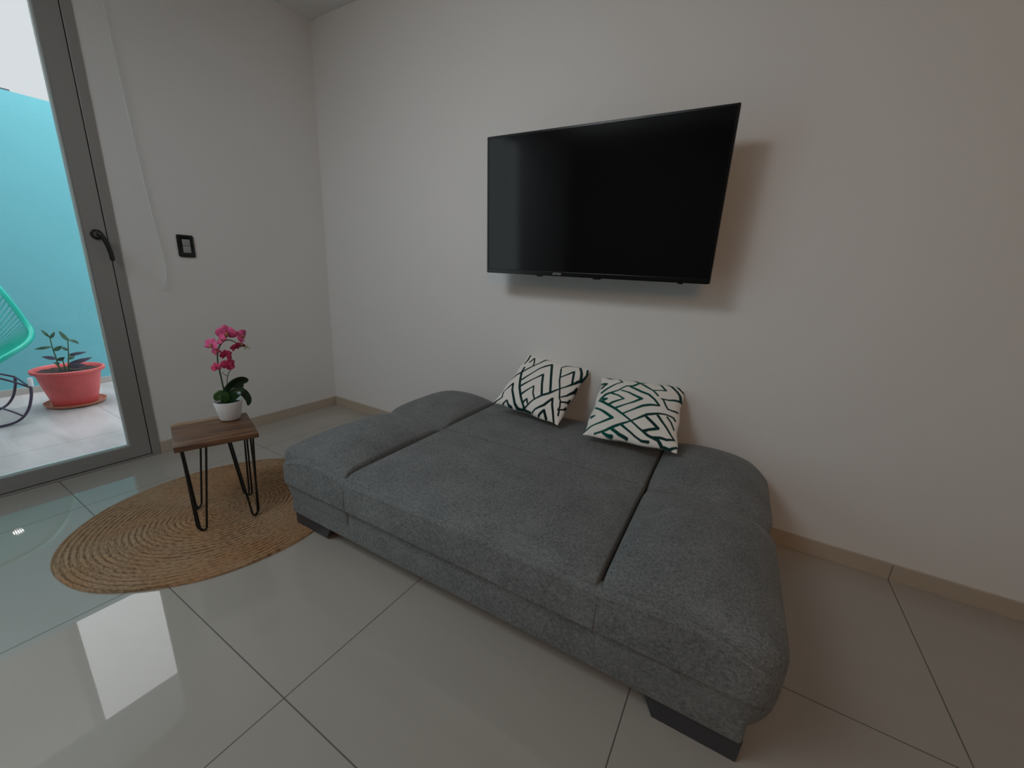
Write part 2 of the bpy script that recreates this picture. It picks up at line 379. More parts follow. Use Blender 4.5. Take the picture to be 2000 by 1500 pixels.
lf1 = leaf(-1.945, -1.0825, -.045, .003, 'door_leaf')
lf2 = leaf(-3.03, -1.951, -.045, .003, 'door_leaf')
part(MB().box(-.05, -.012, -1.0825, -1.079, .012, DZ-.035), 'gasket', DARK)
part(MB().box(-.05, -.02, -3.03, -1.0825, .0125, .0163), 'gasket', DARK)
# lever handle
h = MB(); hy, hz = -1.1145, 1.071
def xcyl(mb, y, z, r, x0, x1, seg=28):
    return mb.prism([(y+r*math.cos(2*math.pi*i/seg), z+r*math.sin(2*math.pi*i/seg)) for i in range(seg)], 0, x0, x1)
ros = MB(); xcyl(ros, hy, hz, .0215, .003, .010); part(ros, 'rosette', HANDLE, parent=lf1, bevel=.002, smooth=40)
ro2 = MB(); xcyl(ro2, hy, hz, .0125, .010, .013); xcyl(ro2, hy, hz, .0075, .012, .045); part(ro2, 'spindle', mat('satin_metal', (.3, .3, .3), .3, metal=.8), parent=lf1, smooth=40)
lev = smooth_pts([(.036, hy-.004, hz+.004), (.045, hy, hz), (.049, hy+.008, hz-.014), (.050, hy+.017, hz-.045), (.049, hy+.0225, hz-.080), (.046, hy+.0235, hz-.108)], 5)
part(MB().tube(lev, [.008]*4+[.0095]*(len(lev)-6)+[.0085, .006], 12, flat=.8), 'lever', HANDLE, parent=lf1, smooth=180)

# ------------------------------------------------------------------ outside: patio
XB = -1.795
struct(MB().box(-3.2, -T, -4.6, 2.2, -.06, -.001).build('floor_patio', PATIO))
struct(MB().box(XB-.12, XB, -4.6, 2.2, -.06, 1.955).build('wall_patio', BLUE), 'turquoise painted patio wall')
struct(MB().box(XB, XB+.010, -4.6, 2.2, 0, .045).build('baseboard_patio', mat('patio_skirting', (.42, .40, .37), .5)))
struct(MB().box(XB, -T, 2.08, 2.2, -.06, 1.955).build('wall_patio_end', BLUE))
struct(MB().box(XB-.11, XB-.02, -1.6, -.905, 1.955, 1.968).build('trim_8', mat('dark_flashing', (.07, .08, .10), .5)))
tall = MB().box(XB-.6, XB-.01, -2.0, -1.33, 1.956, 3.6)
struct(tall.build('wall_neighbour', mat('grey_render', (.42, .41, .40), .85)))
struct(MB().box(XB-.62, XB, -1.33, -1.27, 1.956, 3.6).build('trim_9', mat('pale_render', (.25, .25, .25), .8)))
struct(MB().box(-1.15, -T, -4.6, 2.2, 2.45, 2.53).build('ceiling_patio', WALL))
struct(MB().box(-T-.0, -T+.001, -4.6, 2.2, 2.36, 2.45).build('wall_house', WALL))
# round wall lamp on the patio wall
wl = thing('wall_lamp', 'small round white lamp on the turquoise patio wall, mirrored in the floor', 'lamp', (XB, -1.41, 1.0))
d_ = MB(); d_.mi = 0; xcyl(d_, 0, 0, .03, 0, .012); d_.build('base', mat('white_plastic', (.8, .8, .8), .4), wl, smooth=40)
MB().ball((.016, 0, 0), .027, 12, (.6, 1, .45)).build('globe', emit_mat('lamp_globe', (1, .98, .95), 14), wl, smooth=180)

# ------------------------------------------------------------------ red planter outside
pt = thing('plant_pot', 'large terracotta-pink plastic pot with small leafy seedlings on the patio', 'plant pot', (-1.304, -1.052, 0))
PINK = mat('terracotta_pink_plastic', (.62, .095, .095), .45, noise=(9, .12))
MB().lathe([(0.001, .006), (.118, .006), (.135, .011), (.145, .022), (.149, .022), (.141, .006), (.125, 0), (.001, 0)]).build('saucer', mat('faded_orange_plastic', (.50, .19, .12), .55), pt, smooth=40)
MB().lathe([(.001, .008), (.102, .008), (.108, .014), (.118, .06), (.136, .14), (.148, .205), (.152, .215), (.156, .222), (.171, .227), (.174, .237), (.172, .246), (.165, .249), (.157, .244), (.153, .232), (.144, .215), (.138, .19), (.001, .19)], seg=64).build('pot', PINK, pt, smooth=50)
so = MB(); R_ = []
for i in range(13):
    rr = .149*i/12; R_.append([(rr*math.cos(2*math.pi*k/40), rr*math.sin(2*math.pi*k/40), .224+.006*random.random()) for k in range(41)])
for row in R_: row[-1] = row[0]
so.sheet(R_); so.build('soil', mat('dark_soil', (.035, .02, .018), .95, bump=(60, 1)), pt)
def leafmesh(mb, a, b, wid, sag=.0, side=(0, 0, 1), n=8, cup=.15):
    A, B = Vector(a), Vector(b); d = B-A; L = d.length; s = Vector(side)
    wv = d.cross(s); wv = wv.normalized() if wv.length > 1e-6 else d.orthogonal().normalized(); nv = wv.cross(d).normalized(); g = []
    for i in range(n+1):
        t = i/n; c = A+d*t+nv*(4*sag*t*(1-t)); ww = wid*(math.sin(math.pi*min(1, t**.8*.97+.03))**.8)
        g.append([c+wv*ww*k+nv*cup*ww*abs(k) for k in (-1, -.5, 0, .5, 1)])
    mb.sheet(g)
def rel(p, b): return (p[0]-b[0], p[1]-b[1], p[2]-b[2])
PB = (-1.304, -1.052, 0); STEM = mat('plant_stem', (.07, .13, .06), .6); LEAFG = mat('seedling_leaf', (.05, .12, .075), .5, noise=(14, .35)); LEAFP = mat('purplish_leaf', (.08, .075, .12), .5, noise=(14, .3))
for st in ([(-1.311,-1.085,.22),(-1.311,-1.091,.271),(-1.312,-1.092,.325),(-1.312,-1.096,.387),(-1.312,-1.096,.447),(-1.314,-1.103,.478)], [(-1.303,-1.050,.22),(-1.303,-1.047,.265),(-1.301,-1.035,.334),(-1.299,-1.024,.418),(-1.298,-1.018,.441)], [(-1.30,-1.065,.22),(-1.306,-1.066,.28),(-1.304,-1.066,.31)]):
    q = smooth_pts([rel(p, PB) for p in st], 4); MB().tube(q, [.0045-.0025*i/len(q) for i in range(len(q))], 8).build('stem', STEM, pt, smooth=180)
for i, (a, b, wd, sg) in enumerate([((-1.312,-1.098,.455),(-1.318,-1.124,.505),.008,0), ((-1.312,-1.095,.447),(-1.306,-1.070,.489),.009,.006), ((-1.313,-1.098,.392),(-1.330,-1.172,.382),.009,.024), ((-1.311,-1.092,.365),(-1.300,-1.055,.395),.013,0), ((-1.299,-1.023,.425),(-1.306,-1.050,.492),.012,-.004), ((-1.298,-1.020,.430),(-1.290,-.978,.398),.010,.022),
        ((-1.301,-1.037,.330),(-1.282,-.950,.343),.010,.008), ((-1.301,-1.035,.360),(-1.306,-1.066,.390),.009,.008), ((-1.310,-1.090,.310),(-1.330,-1.150,.331),.012,.008), ((-1.310,-1.088,.300),(-1.270,-1.060,.325),.012,0), ((-1.303,-1.045,.270),(-1.282,-.930,.303),.014,.010), ((-1.303,-1.045,.255),(-1.250,-.975,.262),.016,.012), ((-1.303,-1.045,.300),(-1.34,-1.00,.320),.011,.01), ((-1.309,-1.088,.27),(-1.26,-1.12,.30),.012,.01)]):
    m_ = MB(); leafmesh(m_, rel(a, PB), rel(b, PB), wd, sg, (1, .2, .2)); m_.build('leaf', LEAFP if i in (6, 8, 10, 11) else LEAFG, pt, smooth=180, solid=.0006)

# ------------------------------------------------------------------ string chair outside
ch = thing('string_lounge_chair', 'turquoise string lounge chair on dark metal rod legs, cut by left edge', 'chair', (-1.22, -1.56, 0))
CB = (-1.22, -1.56, 0); TUR = mat('turquoise_vinyl_cord', (.0, .46, .36), .4); ROD = mat('dark_metal_rod', (.06, .045, .085), .4, metal=.3)
half = [(-.90, -1.56, .335), (-.905, -1.44, .365), (-.935, -1.33, .425), (-1.0, -1.243, .475), (-1.055, -1.207, .523), (-1.11, -1.212, .585), (-1.20, -1.255, .755), (-1.32, -1.31, .90), (-1.43, -1.38, 1.0), (-1.50, -1.47, 1.06), (-1.52, -1.56, 1.08)]
loop = half + [(p[0], -3.12-p[1], p[2]) for p in half[-2:0:-1]]
hoop = smooth_pts([rel(p, CB) for p in loop], 8, True)
MB().tube(hoop, .0135, 10, True).build('rim', TUR, ch, smooth=180)
cords = MB(); cen = Vector((.03, 0, .315)); nH = len(hoop)
for i in range(0, nH):
    a = 2*math.pi*i/nH; r_ = Vector((.035*math.cos(a), .035*math.sin(a), 0)); P0 = hoop[i]; mid = (P0+cen+r_)/2 - Vector((0, 0, .035))
    cords.tube([P0, (P0*.75+(cen+r_)*.25)-Vector((0, 0, .02)), mid, cen+r_], .0023, 5)
co = cords.build('woven_cords', TUR, ch, smooth=180)
MB().tube([cen+Vector((.035*math.cos(a*math.pi/8), .035*math.sin(a*math.pi/8), 0)) for a in range(16)], .007, 8, True).build('ring', TUR, ch, smooth=180)
def rod(name, pts, r=.0068, sub=6):
    q = smooth_pts([rel(p, CB) for p in pts], sub); return MB().tube(q, r, 8).build(name, ROD, ch, smooth=180)
for sg, xx in ((1, -1.05), (1, -1.42)):
    pts = [(xx, -1.267, .205), (xx, -1.275, .15), (xx, -1.30, .075), (xx, -1.34, .025), (xx, -1.40, .007), (xx, -1.56, .007)]
    pts += [(p[0], -3.12-p[1], p[2]) for p in pts[-2::-1]]
    rod('leg', pts)
for yy, s_ in ((-1.267, 1), (-1.853, -1)):
    rod('crossbar', [(-1.05, yy, .205), (-1.42, yy, .205)], .0055)
    rod('seat_support', [(-1.05, yy, .205), (-1.09, yy-s_*.105, .277), (-1.17, yy-s_*.26, .318)], .0055)
    rod('seat_support', [(-1.42, yy, .205), (-1.36, yy-s_*.105, .265), (-1.25, yy-s_*.26, .318)], .0055)
    rod('brace', [(-1.05, yy-s_*.055, .04), (-1.12, yy-s_*.13, .10), (-1.22, -1.56, .17)], .005)
MB().tube([rel((-1.05, -1.264, .215), CB), rel((-1.05, -1.262, .262), CB)], .011, 12).build('rubber_cap', mat('white_rubber', (.75, .75, .78), .5), ch, smooth=60)

# ------------------------------------------------------------------ sofa bed
SB = (1.884, -.503, 0)
sofa = thing('sofa_bed', 'grey woven fabric sofa bed folded flat, standing along the white wall', 'sofa bed', SB, .023)
YF = -.500; YR = .470
base_ = MB().rbox(-.770, .770, YF+.004, YR-.012, .064, .205, .012, seg=3); base_.build('base', FAB, sofa, smooth=60)
def crown(x, y, z, x0, x1, y0, y1, zt, c, thr):
    if z < thr: return (x, y, z)
    u = (2*x-x0-x1)/(x1-x0); v = (2*y-y0-y1)/(y1-y0); k = min(1, (z-thr)/(zt-thr))
    return (x, y, z + c*k*(1-abs(u)**2.6)*(1-abs(v)**2.6))
GX = .434
def cush(name, x0, x1, y0, y1, z0, z1, r, c, par=sofa):
    m = MB(); m.rbox(x0, x1, y0, y1, z0, z1, r, seg=6, div=(16, 16, 3), fn=lambda x, y, z: crown(x, y, z, x0, x1, y0, y1, z1, c, (z0+z1)/2)); return m.build(name, FAB, par, smooth=180)
cush('seat_cushion', -GX+.002, GX-.002, YF-.004, .0085, .196, .332, ((.010, .010), (.034, .004), (.008, .022)), .022)
cush('back_cushion', -GX+.002, GX-.002, .0095, YR, .196, .334, ((.010, .010), (.004, .04), (.008, .022)), .026)
def arm(sgn):
    x0, x1 = GX+.001, .812; z0, z1 = .088, .330
    ra = ((.012, .062), (.036, .050), (.105, .036))
    def fn(x, y, z):
        u = (x-x0)/(x1-x0); v = y
        k = max(0, min(1, (z-.24)/(z1-.24)))
        cr = .055*max(0, 1-abs(2*u-.92)**2.4)
        dip = math.exp(-((v-.006)/.035)**2)
        env = 1-abs((2*(v-.006)/(YR+.5)) % 1)*0
        a = (v-YF)/(.006-YF) if v < .006 else (v-.006)/(YR-.006); a = max(0, min(1, a))
        cr *= (1-abs(2*a-1)**3)*.75+.25
        z2 = z + k*(cr - .016*dip)
        x2 = x
        if u > .7: x2 -= (u-.7)/.3*.016*dip
        # rear outer corner rounds off in plan
        if v > YR-.13:
            w_ = (v-(YR-.13))/.13; x2 -= max(0, u-.3)/.7*.055*w_*w_
        if v < YF+.05 and u > .6:
            w_ = ((YF+.05)-v)/.05; x2 -= (u-.6)/.4*.012*w_*w_
        # the outer flank tucks in towards the bottom
        if z < .22 and u > .5: x2 -= (u-.5)/.5*.012*((.22-z)/.13)**1.5
        return (sgn*x2, v, z2)
    m = MB(); m.rbox(x0, x1, YF-.004, YR, z0, z1, ra, seg=7, div=(10, 30, 4), fn=fn)
    return m.build('armrest', FAB, sofa, smooth=180)
arm(-1); arm(1)
# upholstered front border that runs across seat and arms, with piping on its upper edge
def bz_(x):
    a = abs(x)
    if a <= GX: return .312+.006*math.cos(a/GX*1.4)
    u = (a-GX)/(.800-GX); return .313+.022*math.sin(min(1, u*1.25)*math.pi*.5)*(1-u**3)-.050*u**4
def bfn(x, y, z):
    k = (z-.196)/(.318-.196); a = abs(x); xx = x
    if a > .74: y = y + ((a-.74)/.072)**2*.022
    return (xx, y, .196+(bz_(x)-.196)*k)
MB().rbox(-.799, .799, YF-.016, YF+.024, .196, .318, ((.045, .045), (.014, .004), (.006, .020)), seg=5, div=(60, 2, 4), fn=bfn).build('front_border', FAB, sofa, smooth=180)
def seam(pts, r=.0014): return MB().tube(pts, r, 6).build('seam', FAB, sofa, smooth=180)
seam([(x/50*.74, YF-.0155, bz_(x/50*.74)-.014) for x in range(-50, 51)])
for s_ in (-1, 1): seam([(s_*GX, YF-.0165, .200), (s_*GX, YF-.0168, .25), (s_*GX, YF-.0160, .296)], .0012)
# feet: angled brackets at the four corners
for s_ in (-1, 1):
    for yy, y2 in ((YF+.018, YF+.09), (YR-.10, YR-.03)):
        poly = [(s_*.590, 0), (s_*.768, 0), (s_*.772, .066), (s_*.560, .066)]
        MB().prism([(p[0], p[1] if p[1] or s_ > 0 else .0105) for p in poly], 1, yy, y2).build('foot', FOOT, sofa, bevel=.002)

# ------------------------------------------------------------------ printed pillows
PATL = [[(-0.9,0.99),(-0.83,0.68),(-0.84,0.51)],[(-0.69,0.57),(-0.66,0.81),(-0.51,0.54),(-0.5,0.46)],[(-0.97,-0.18),(-0.83,0.02),(-0.68,0.14),(-0.52,0.38),(-0.35,0.62),(-0.29,0.89),(-0.18,0.95)],[(-0.73,0.32),(-0.71,0.14),(-0.61,-0.08),(-0.45,-0.39),(-0.24,-0.69),(-0.05,-0.93),(-0.08,-1.0)],[(-0.96,-1.0),(-0.91,-0.93),(-0.8,-0.83),(-0.87,-0.63),(-0.8,-0.47),(-0.72,-0.32),(-0.62,-0.53),(-0.45,-0.75),(-0.33,-0.91),(-0.22,-0.99),(-0.11,-1.0)],[(-0.7,-1.0),(-0.61,-0.88),(-0.52,-0.97),(-0.41,-1.0)],[(-0.52,-0.14),(-0.37,0.13),(-0.23,0.41),(-0.11,0.57),(0.0,0.68),(0.23,0.18),(0.34,-0.05),(0.44,-0.27)],[(-0.43,-0.36),(-0.24,-0.08),(-0.03,0.21),(0.1,-0.1),(0.27,-0.44)],[(-0.28,-0.61),(-0.17,-0.41),(-0.07,-0.25),(0.02,-0.47),(0.14,-0.62)],[(-0.12,-0.82),(-0.06,-0.69),(0.01,-0.8)],[(-0.05,-0.99),(0.01,-0.89),(0.12,-0.67),(0.27,-0.46),(0.43,-0.31),(0.6,-0.1),(0.75,0.1),(0.9,0.33),(1.0,0.57),(1.0,0.79)],[(0.32,0.62),(0.49,0.18),(0.63,-0.08),(0.75,-0.33),(0.81,-0.39),(0.86,-0.55),(0.85,-0.65),(0.88,-0.65),(0.91,-0.78)],[(0.3,0.68),(0.4,0.86),(0.57,0.96),(0.71,0.97),(0.87,0.73),(0.97,0.5)],[(0.47,0.31),(0.57,0.47),(0.68,0.67),(0.84,0.25)],[(0.93,0.99),(0.99,0.8)],[(0.77,-0.28),(0.88,-0.14),(0.97,0.07),(1.0,0.24)],[(0.84,-0.41),(0.92,-0.35),(0.99,-0.29),(1.0,-0.19)],[(0.88,-0.63),(0.97,-0.54),(1.0,-0.45)],[(0.22,-0.98),(0.28,-0.87),(0.46,-0.69),(0.59,-0.42),(0.66,-0.6),(0.77,-0.79),(0.87,-0.99)],[(0.42,-0.98),(0.52,-0.82),(0.64,-0.98)],[(-0.04,-0.96),(0.03,-0.99),(0.17,-0.99)]]
PATR = [[(-0.88,0.02),(-0.63,-0.13),(-0.39,-0.27),(-0.18,-0.42),(0.01,-0.56),(0.18,-0.7),(0.38,-0.82),(0.49,-0.85),(0.6,-0.88),(0.68,-0.97)],[(-0.74,-0.96),(-0.54,-0.87),(-0.3,-0.72),(-0.16,-0.63),(-0.03,-0.55),(0.12,-0.43),(0.29,-0.28),(0.52,-0.19),(0.68,-0.16),(0.85,-0.17),(0.9,-0.22)],[(-0.23,-0.37),(-0.05,-0.22),(0.16,-0.04),(0.32,0.03),(0.51,0.06),(0.38,0.23),(0.24,0.36),(0.05,0.43),(-0.08,0.5),(-0.22,0.57)],[(-0.43,-0.23),(-0.22,-0.08),(-0.06,0.03),(0.1,0.18),(-0.08,0.26),(-0.23,0.34),(-0.4,0.39)],[(-0.62,-0.14),(-0.51,-0.04),(-0.29,0.1),(-0.44,0.2),(-0.62,0.27)],[(-0.82,0.07),(-0.7,0.06),(-0.78,0.0)],[(-0.86,0.07),(-0.75,0.22),(-0.62,0.29),(-0.47,0.39),(-0.32,0.57),(-0.15,0.62),(-0.03,0.8),(0.12,0.93),(0.3,0.94),(0.44,0.88),(0.59,0.63),(0.44,0.6),(0.31,0.54)],[(-0.87,0.3),(-0.75,0.45),(-0.6,0.63),(-0.44,0.75),(-0.63,1.0),(-0.74,0.9),(-0.91,1.0)],[(-0.96,0.67),(-0.82,0.64),(-0.89,0.56),(-0.93,0.5)],[(-0.47,0.94),(-0.18,0.94),(-0.02,0.8),(0.16,0.65),(0.32,0.53),(0.44,0.38)],[(0.53,0.3),(0.69,0.31),(0.97,0.43),(0.92,0.6),(0.82,0.73),(0.7,0.88),(0.56,0.95),(0.43,0.94)],[(0.57,0.29),(0.64,0.13),(0.71,0.02),(0.82,0.02),(0.93,0.05)],[(0.8,0.97),(0.93,0.84),(1.0,0.77)],[(-1.0,-0.92),(-0.88,-0.8),(-0.69,-0.69),(-0.54,-0.6),(-0.43,-0.53),(-0.6,-0.41),(-0.75,-0.31),(-0.93,-0.2)],[(-0.97,-0.49),(-0.86,-0.48),(-0.93,-0.54)],[(0.29,-0.36),(0.43,-0.47),(0.57,-0.6),(0.41,-0.67),(0.27,-0.74),(0.34,-0.72)],[(0.52,-0.25),(0.64,-0.4),(0.78,-0.57),(0.92,-0.75),(0.77,-0.82),(0.65,-0.81),(0.5,-0.84)],[(0.72,-0.22),(0.82,-0.32),(0.91,-0.48)],[(-0.2,-0.68),(-0.05,-0.79),(0.12,-0.89),(0.27,-0.95),(0.41,-0.95)],[(-0.38,-0.82),(-0.21,-0.92),(-0.03,-0.97)],[(-0.56,-0.92),(-0.46,-0.96),(-0.36,-0.97)],[(0.74,-0.99),(0.85,-0.99),(0.99,-0.88)]]
PMAT = attr_mat('printed_cotton')
def pillow(name, label, loc, rot, s, T_, pat, lw, cols, seedv, tagpos, pinch):
    root = thing(name, label, 'pillow', loc, rot=rot, group='printed throw pillows on the sofa bed')
    n = 200; hs = s/2; rnd = random.Random(seedv)
    segs = []
    for pl in pat:
        q = pl
        segs += [(q[i], q[i+1]) for i in range(len(q)-1)]
    cell = {}
    for (a, b) in segs:
        for i in range(int((min(a[0], b[0])-.06)*10)-1, int((max(a[0], b[0])+.06)*10)+2):
            for j in range(int((min(a[1], b[1])-.06)*10)-1, int((max(a[1], b[1])+.06)*10)+2): cell.setdefault((i, j), []).append((a, b))
    white, ink, ink2 = cols
    def colour(u, v):
        best = 9
        for a, b in cell.get((int(math.floor(u*10)), int(math.floor(v*10))), ()):
            dx, dy = b[0]-a[0], b[1]-a[1]; L = dx*dx+dy*dy or 1e-9; t = max(0, min(1, ((u-a[0])*dx+(v-a[1])*dy)/L))
            d = math.hypot(u-a[0]-t*dx, v-a[1]-t*dy); best = min(best, d)
        w_ = lw*(1+.25*math.sin(7*u+3*v)); k = max(0, min(1, (w_-best)/.010+.5))
        mixk = max(0, min(1, .5+.9*math.sin(2.3*u-1.1*v+seedv)))
        ik = [ink[i]*(1-mixk)+ink2[i]*mixk for i in range(3)]
        return [white[i]*(1-k)+ik[i]*k for i in range(3)]+[1]
    def pos(u, v, side):
        ed = 1-pinch*(1-v*v)**1.0 * abs(u)**2; eu = 1-pinch*(1-u*u)*abs(v)**2
        x = u*hs*ed; z = v*hs*eu
        prof = max(0, (1-u**4))**.55*max(0, (1-v**4))**.55
        bul = max(0, 1-u*u)**.5*max(0, 1-v*v)**.5
        t = T_*(.45*prof+.55*bul)*(1+.0*u)
        wr = .0040*math.sin(11*u+5*v+seedv)*abs(u*v)+.0038*math.sin(17*v-7*u+seedv)*(abs(u)**3+abs(v)**3)*.7
        e_ = .0028*math.sin(9*v+seedv)*abs(u)**6; f_ = .0028*math.sin(8*u+seedv)*abs(v)**6
        return (x+e_, -side*(t+wr*bul), z+f_)
    for side, mname in ((1, 'front_cover'), (-1, 'back_cover')):
        nn = n if side == 1 else 40
        g = [[pos(-1+2*i/nn, -1+2*j/nn, side) for j in range(nn+1)] for i in range(nn+1)]
        m = MB(); m.sheet(g)
        me = bpy.data.meshes.new(mname); me.from_pydata([(p[0]*K, p[1]*K, p[2]*K) for p in m.v], [], [f if side == -1 else f[::-1] for f in m.f]); me.materials.append(PMAT)
        at = me.color_attributes.new('print', 'FLOAT_COLOR', 'POINT'); buf = []
        for i in range(nn+1):
            for j in range(nn+1): buf += colour(-1+2*i/nn, -1+2*j/nn) if side == 1 else list(white)+[1]
        at.data.foreach_set('color', buf)
        for p in me.polygons: p.use_smooth = True
        o = bpy.data.objects.new(mname, me); COL.objects.link(o); o.parent = root
    tx, tz = tagpos
    MB().rbox(tx*hs-.016, tx*hs+.016, -.003, .003, tz*hs-.006, tz*hs+.006, .002, seg=2).build('tag', mat('black_tag', (.01, .01, .012), .6), root, smooth=60)
    return root
CW = (.88, .85, .81)
pillow('throw_pillow', 'white throw pillow with black zigzag line print, left of the pair on the sofa', PL_LOC, PL_ROT, PL_S, .050, PATL, .029, (CW, (.004, .012, .014), (.004, .035, .035)), 1.3, (-.93, .97), .05)
pillow('throw_pillow', 'white throw pillow with dark green line print, right of the pair on the sofa', PR_LOC, PR_ROT, PR_S, .048, PATR, .030, (CW, (.006, .04, .036), (.0, .085, .065)), 2.6, (.68, .985), .04)

# ------------------------------------------------------------------ wall-mounted television
tv = thing('television', 'large black flat screen television mounted on the white wall', 'television', (1.900, -.177, 1.277), rot=(.058, 0, .010))
W_, H_ = .474, .2755
PLA = mat('black_glossy_plastic', (.006, .006, .006), .18); PLM = mat('black_matt_plastic', (.010, .010, .010), .5)
MB().rbox(-W_, W_, -.004, .016, -H_, H_, .002, seg=2).build('casing', PLM, tv, smooth=60)
bz = MB(); bw = .008
for bx in ((-W_, -W_+bw, -.0062, -.0035, -H_, H_), (W_-bw, W_, -.0062, -.0035, -H_, H_), (-W_+bw, W_-bw, -.0062, -.0035, H_-bw, H_), (-W_+bw, W_-bw, -.0062, -.0035, -H_, -H_+.017)): bz.box(*bx)
bz.build('bezel', PLA, tv, bevel=.0012)
MB().box(-W_+bw, W_-bw, -.0048, -.0042, -H_+.017, H_-bw).build('screen', mat('dark_screen', (.004, .004, .005), .09, spec=.45), tv)
MB().rbox(-.36, .36, .014, .052, -.235, .10, .012, seg=3).build('rear_housing', PLM, tv, smooth=60)
for xx, r_ in ((-.205, .014), (.055, .017), (.375, .010)):
    MB().rbox(xx-r_, xx+r_, .0, .014, -H_-.0065, -H_+.004, .004, seg=3).build('stand_nub', PLM, tv, smooth=60)
tx = bpy.data.curves.new('logo', 'FONT'); tx.body = 'ATVIO'; tx.size = .0135*K; tx.extrude = .0004*K; tx.align_x = 'CENTER'
lg = bpy.data.objects.new('logo', tx); COL.objects.link(lg); dg = bpy.context.evaluated_depsgraph_get(); me = bpy.data.meshes.new_from_object(lg.evaluated_get(dg)); bpy.data.objects.remove(lg)
lg = bpy.data.objects.new('logo', me); COL.objects.link(lg); me.materials.clear(); me.materials.append(mat('silver_print', (.55, .55, .55), .4)); lg.parent = tv; lg.rotation_euler = (math.pi/2, 0, 0); lg.location = Vector((-.118, -.0064, -H_+.0035))*K; lg['label'] = 'pale brand lettering on lower bezel'
mb_ = MB(); mb_.box(-.10, .10, .050, .056, -.12, .06); mb_.box(-.02, .02, .056, .14, -.05, -.01); mb_.box(-.06, .06, .135, .168, -.10, .08); mb_.build('wall_bracket', PLM, tv)

# ------------------------------------------------------------------ light switch, blind cord
sw = thing('light_switch', 'black framed double light switch on the white wall by the door', 'light switch', (0, -.7905, 1.049))
MB().rbox(.0, .009, -.0355, .0355, -.0535, .0535, ((0, .004), (.008, .008), (.008, .008)), seg=4).build('plate', mat('black_gloss_plate', (.008, .011, .011), .15), sw, smooth=50)
for k in (-1, 1):
    MB().rbox(.007, .0115, -.0165, .0165, k*.0165-.0158, k*.0165+.0158, ((0, .002), (.001, .001), (.001, .001)), seg=2).build('rocker', mat('grey_rocker', (.34, .35, .34), .35), sw, smooth=50)
cord = [(.02, -.951, 2.366), (.02, -.951, 1.987), (.02, -.941, 1.723), (.02, -.921, 1.293), (.02, -.902, 1.05), (.02, -.897, .95), (.02, -.899, .905), (.02, -.908, .872), (.02, -.924, .857), (.02, -.938, .858), (.02, -.950, .870)]
tag(MB().tube(smooth_pts(cord, 5), .0021, 6).build('blind_cord', mat('white_cord', (.82, .82, .80), .5), smooth=180), 'thin white blind cord with curled lower end, hanging against the wall beside the door', 'blind cord')

# ------------------------------------------------------------------ rug
RC = (.798, -1.108); rg = MB(); NR, NA, SUB = 26, 144, 5
rows = []
for i in range(NR*SUB+1):
    q = i/(NR*SUB); row = []
    for k in range(NA):
        a = 2*math.pi*k/NA
        wob = 1+.010*math.sin(3*a+1.1)+.022*math.sin(2*a+.5)+.004*math.sin(9*a)
        ax, ay = .422*q*wob + 0, (.06+.418*q)*wob if q > 0 else .06
        ay = .478*wob*(q*.86+.14) if q > 0 else .478*.14
        hgt = .0055+.0040*abs(math.sin(math.pi*q*NR))**.6
        if i == NR*SUB: hgt = .001
        row.append((ax*math.cos(a), ay*math.sin(a)*(1), hgt))
    rows.append(row+[row[0]])
rg.sheet(rows)
tag(rg.build('rug', jute_mat(), loc=(RC[0], RC[1], 0), rot=(0, 0, .03), smooth=180), 'round braided jute rug under the small side table', 'rug')

# ------------------------------------------------------------------ side table
TB = (.840, -1.120); TH = .375
tb = thing('side_table', 'small square wooden side table with black hairpin legs on the jute rug', 'side table', (TB[0], TB[1], .009), 1.253)
hw, hd, th = .124, .133, .021; h0 = TH-.009
WOOD = wood_mat('walnut_slab', (.065, .032, .017), (.25, .120, .058), (3, 26, 26))
top_ = MB().rbox(-hw, hw, -hd, hd-.006, h0-th, h0, .003, seg=2); top_.build('table_top', WOOD, tb, smooth=60)
le = MB(); le.rbox(-hw+.0005, hw-.0005, hd-.030, hd+.001, h0-th+.002, h0+.0012, .003, seg=2, div=(24, 1, 1), fn=lambda x, y, z: (x, y+.0035*math.sin(31*x+1)+.002*math.sin(67*x) if y > hd-.012 else y+.0035*math.sin(26*x), z))
o = le.build('live_edge', wood_mat('pale_sapwood', (.26, .17, .10), (.42, .29, .18), (5, 30, 30)), tb, smooth=60); o['label'] = 'paler sapwood strip at the back edge'
IRON = mat('black_iron', (.008, .008, .008), .45, metal=.2)
for sx_ in (-1, 1):
    for sy_ in (-1, 1):
        lg_ = MB(); z1 = h0-th-.002
        c = (sx_*(hw-.018), sy_*(hd-.018)); ft = Vector((sx_*.086, sy_*.090, 0))
        t1 = Vector((c[0]-sx_*.070, c[1], z1)); t2 = Vector((c[0], c[1]-sy_*.070, z1)); t3 = Vector((c[0], c[1], z1))
        dirn = (t2-t1); dirn.z = 0; dirn.normalize(); u_ = .0195
        U = [ft+dirn*(-u_*math.cos(a))+Vector((0, 0, .0045+u_*(1-math.sin(a)))) for a in [math.pi*k/10 for k in range(11)]]
        lg_.tube([t1]+[U[0]]+U[1:-1]+[U[-1]]+[t2], .0035, 8)
        v3 = Vector((-sx_*.5, -sy_*.5, 0)).normalized()
        U3 = ft+Vector((0, 0, .0055))
        lg_.tube([t3, U3+Vector((sx_*.006, sy_*.006, .012)), U3], .0035, 8)
        lg_.box(min(c[0], c[0]-sx_*.075)-.004, max(c[0], c[0]-sx_*.075)+.004, min(c[1], c[1]-sy_*.012), max(c[1], c[1]-sy_*.012), z1, z1+.003)
        lg_.box(min(c[0], c[0]-sx_*.012), max(c[0], c[0]-sx_*.012), min(c[1], c[1]-sy_*.075)-.004, max(c[1], c[1]-sy_*.075)+.004, z1, z1+.003)
        lg_.build('hairpin_leg', IRON, tb, smooth=60)

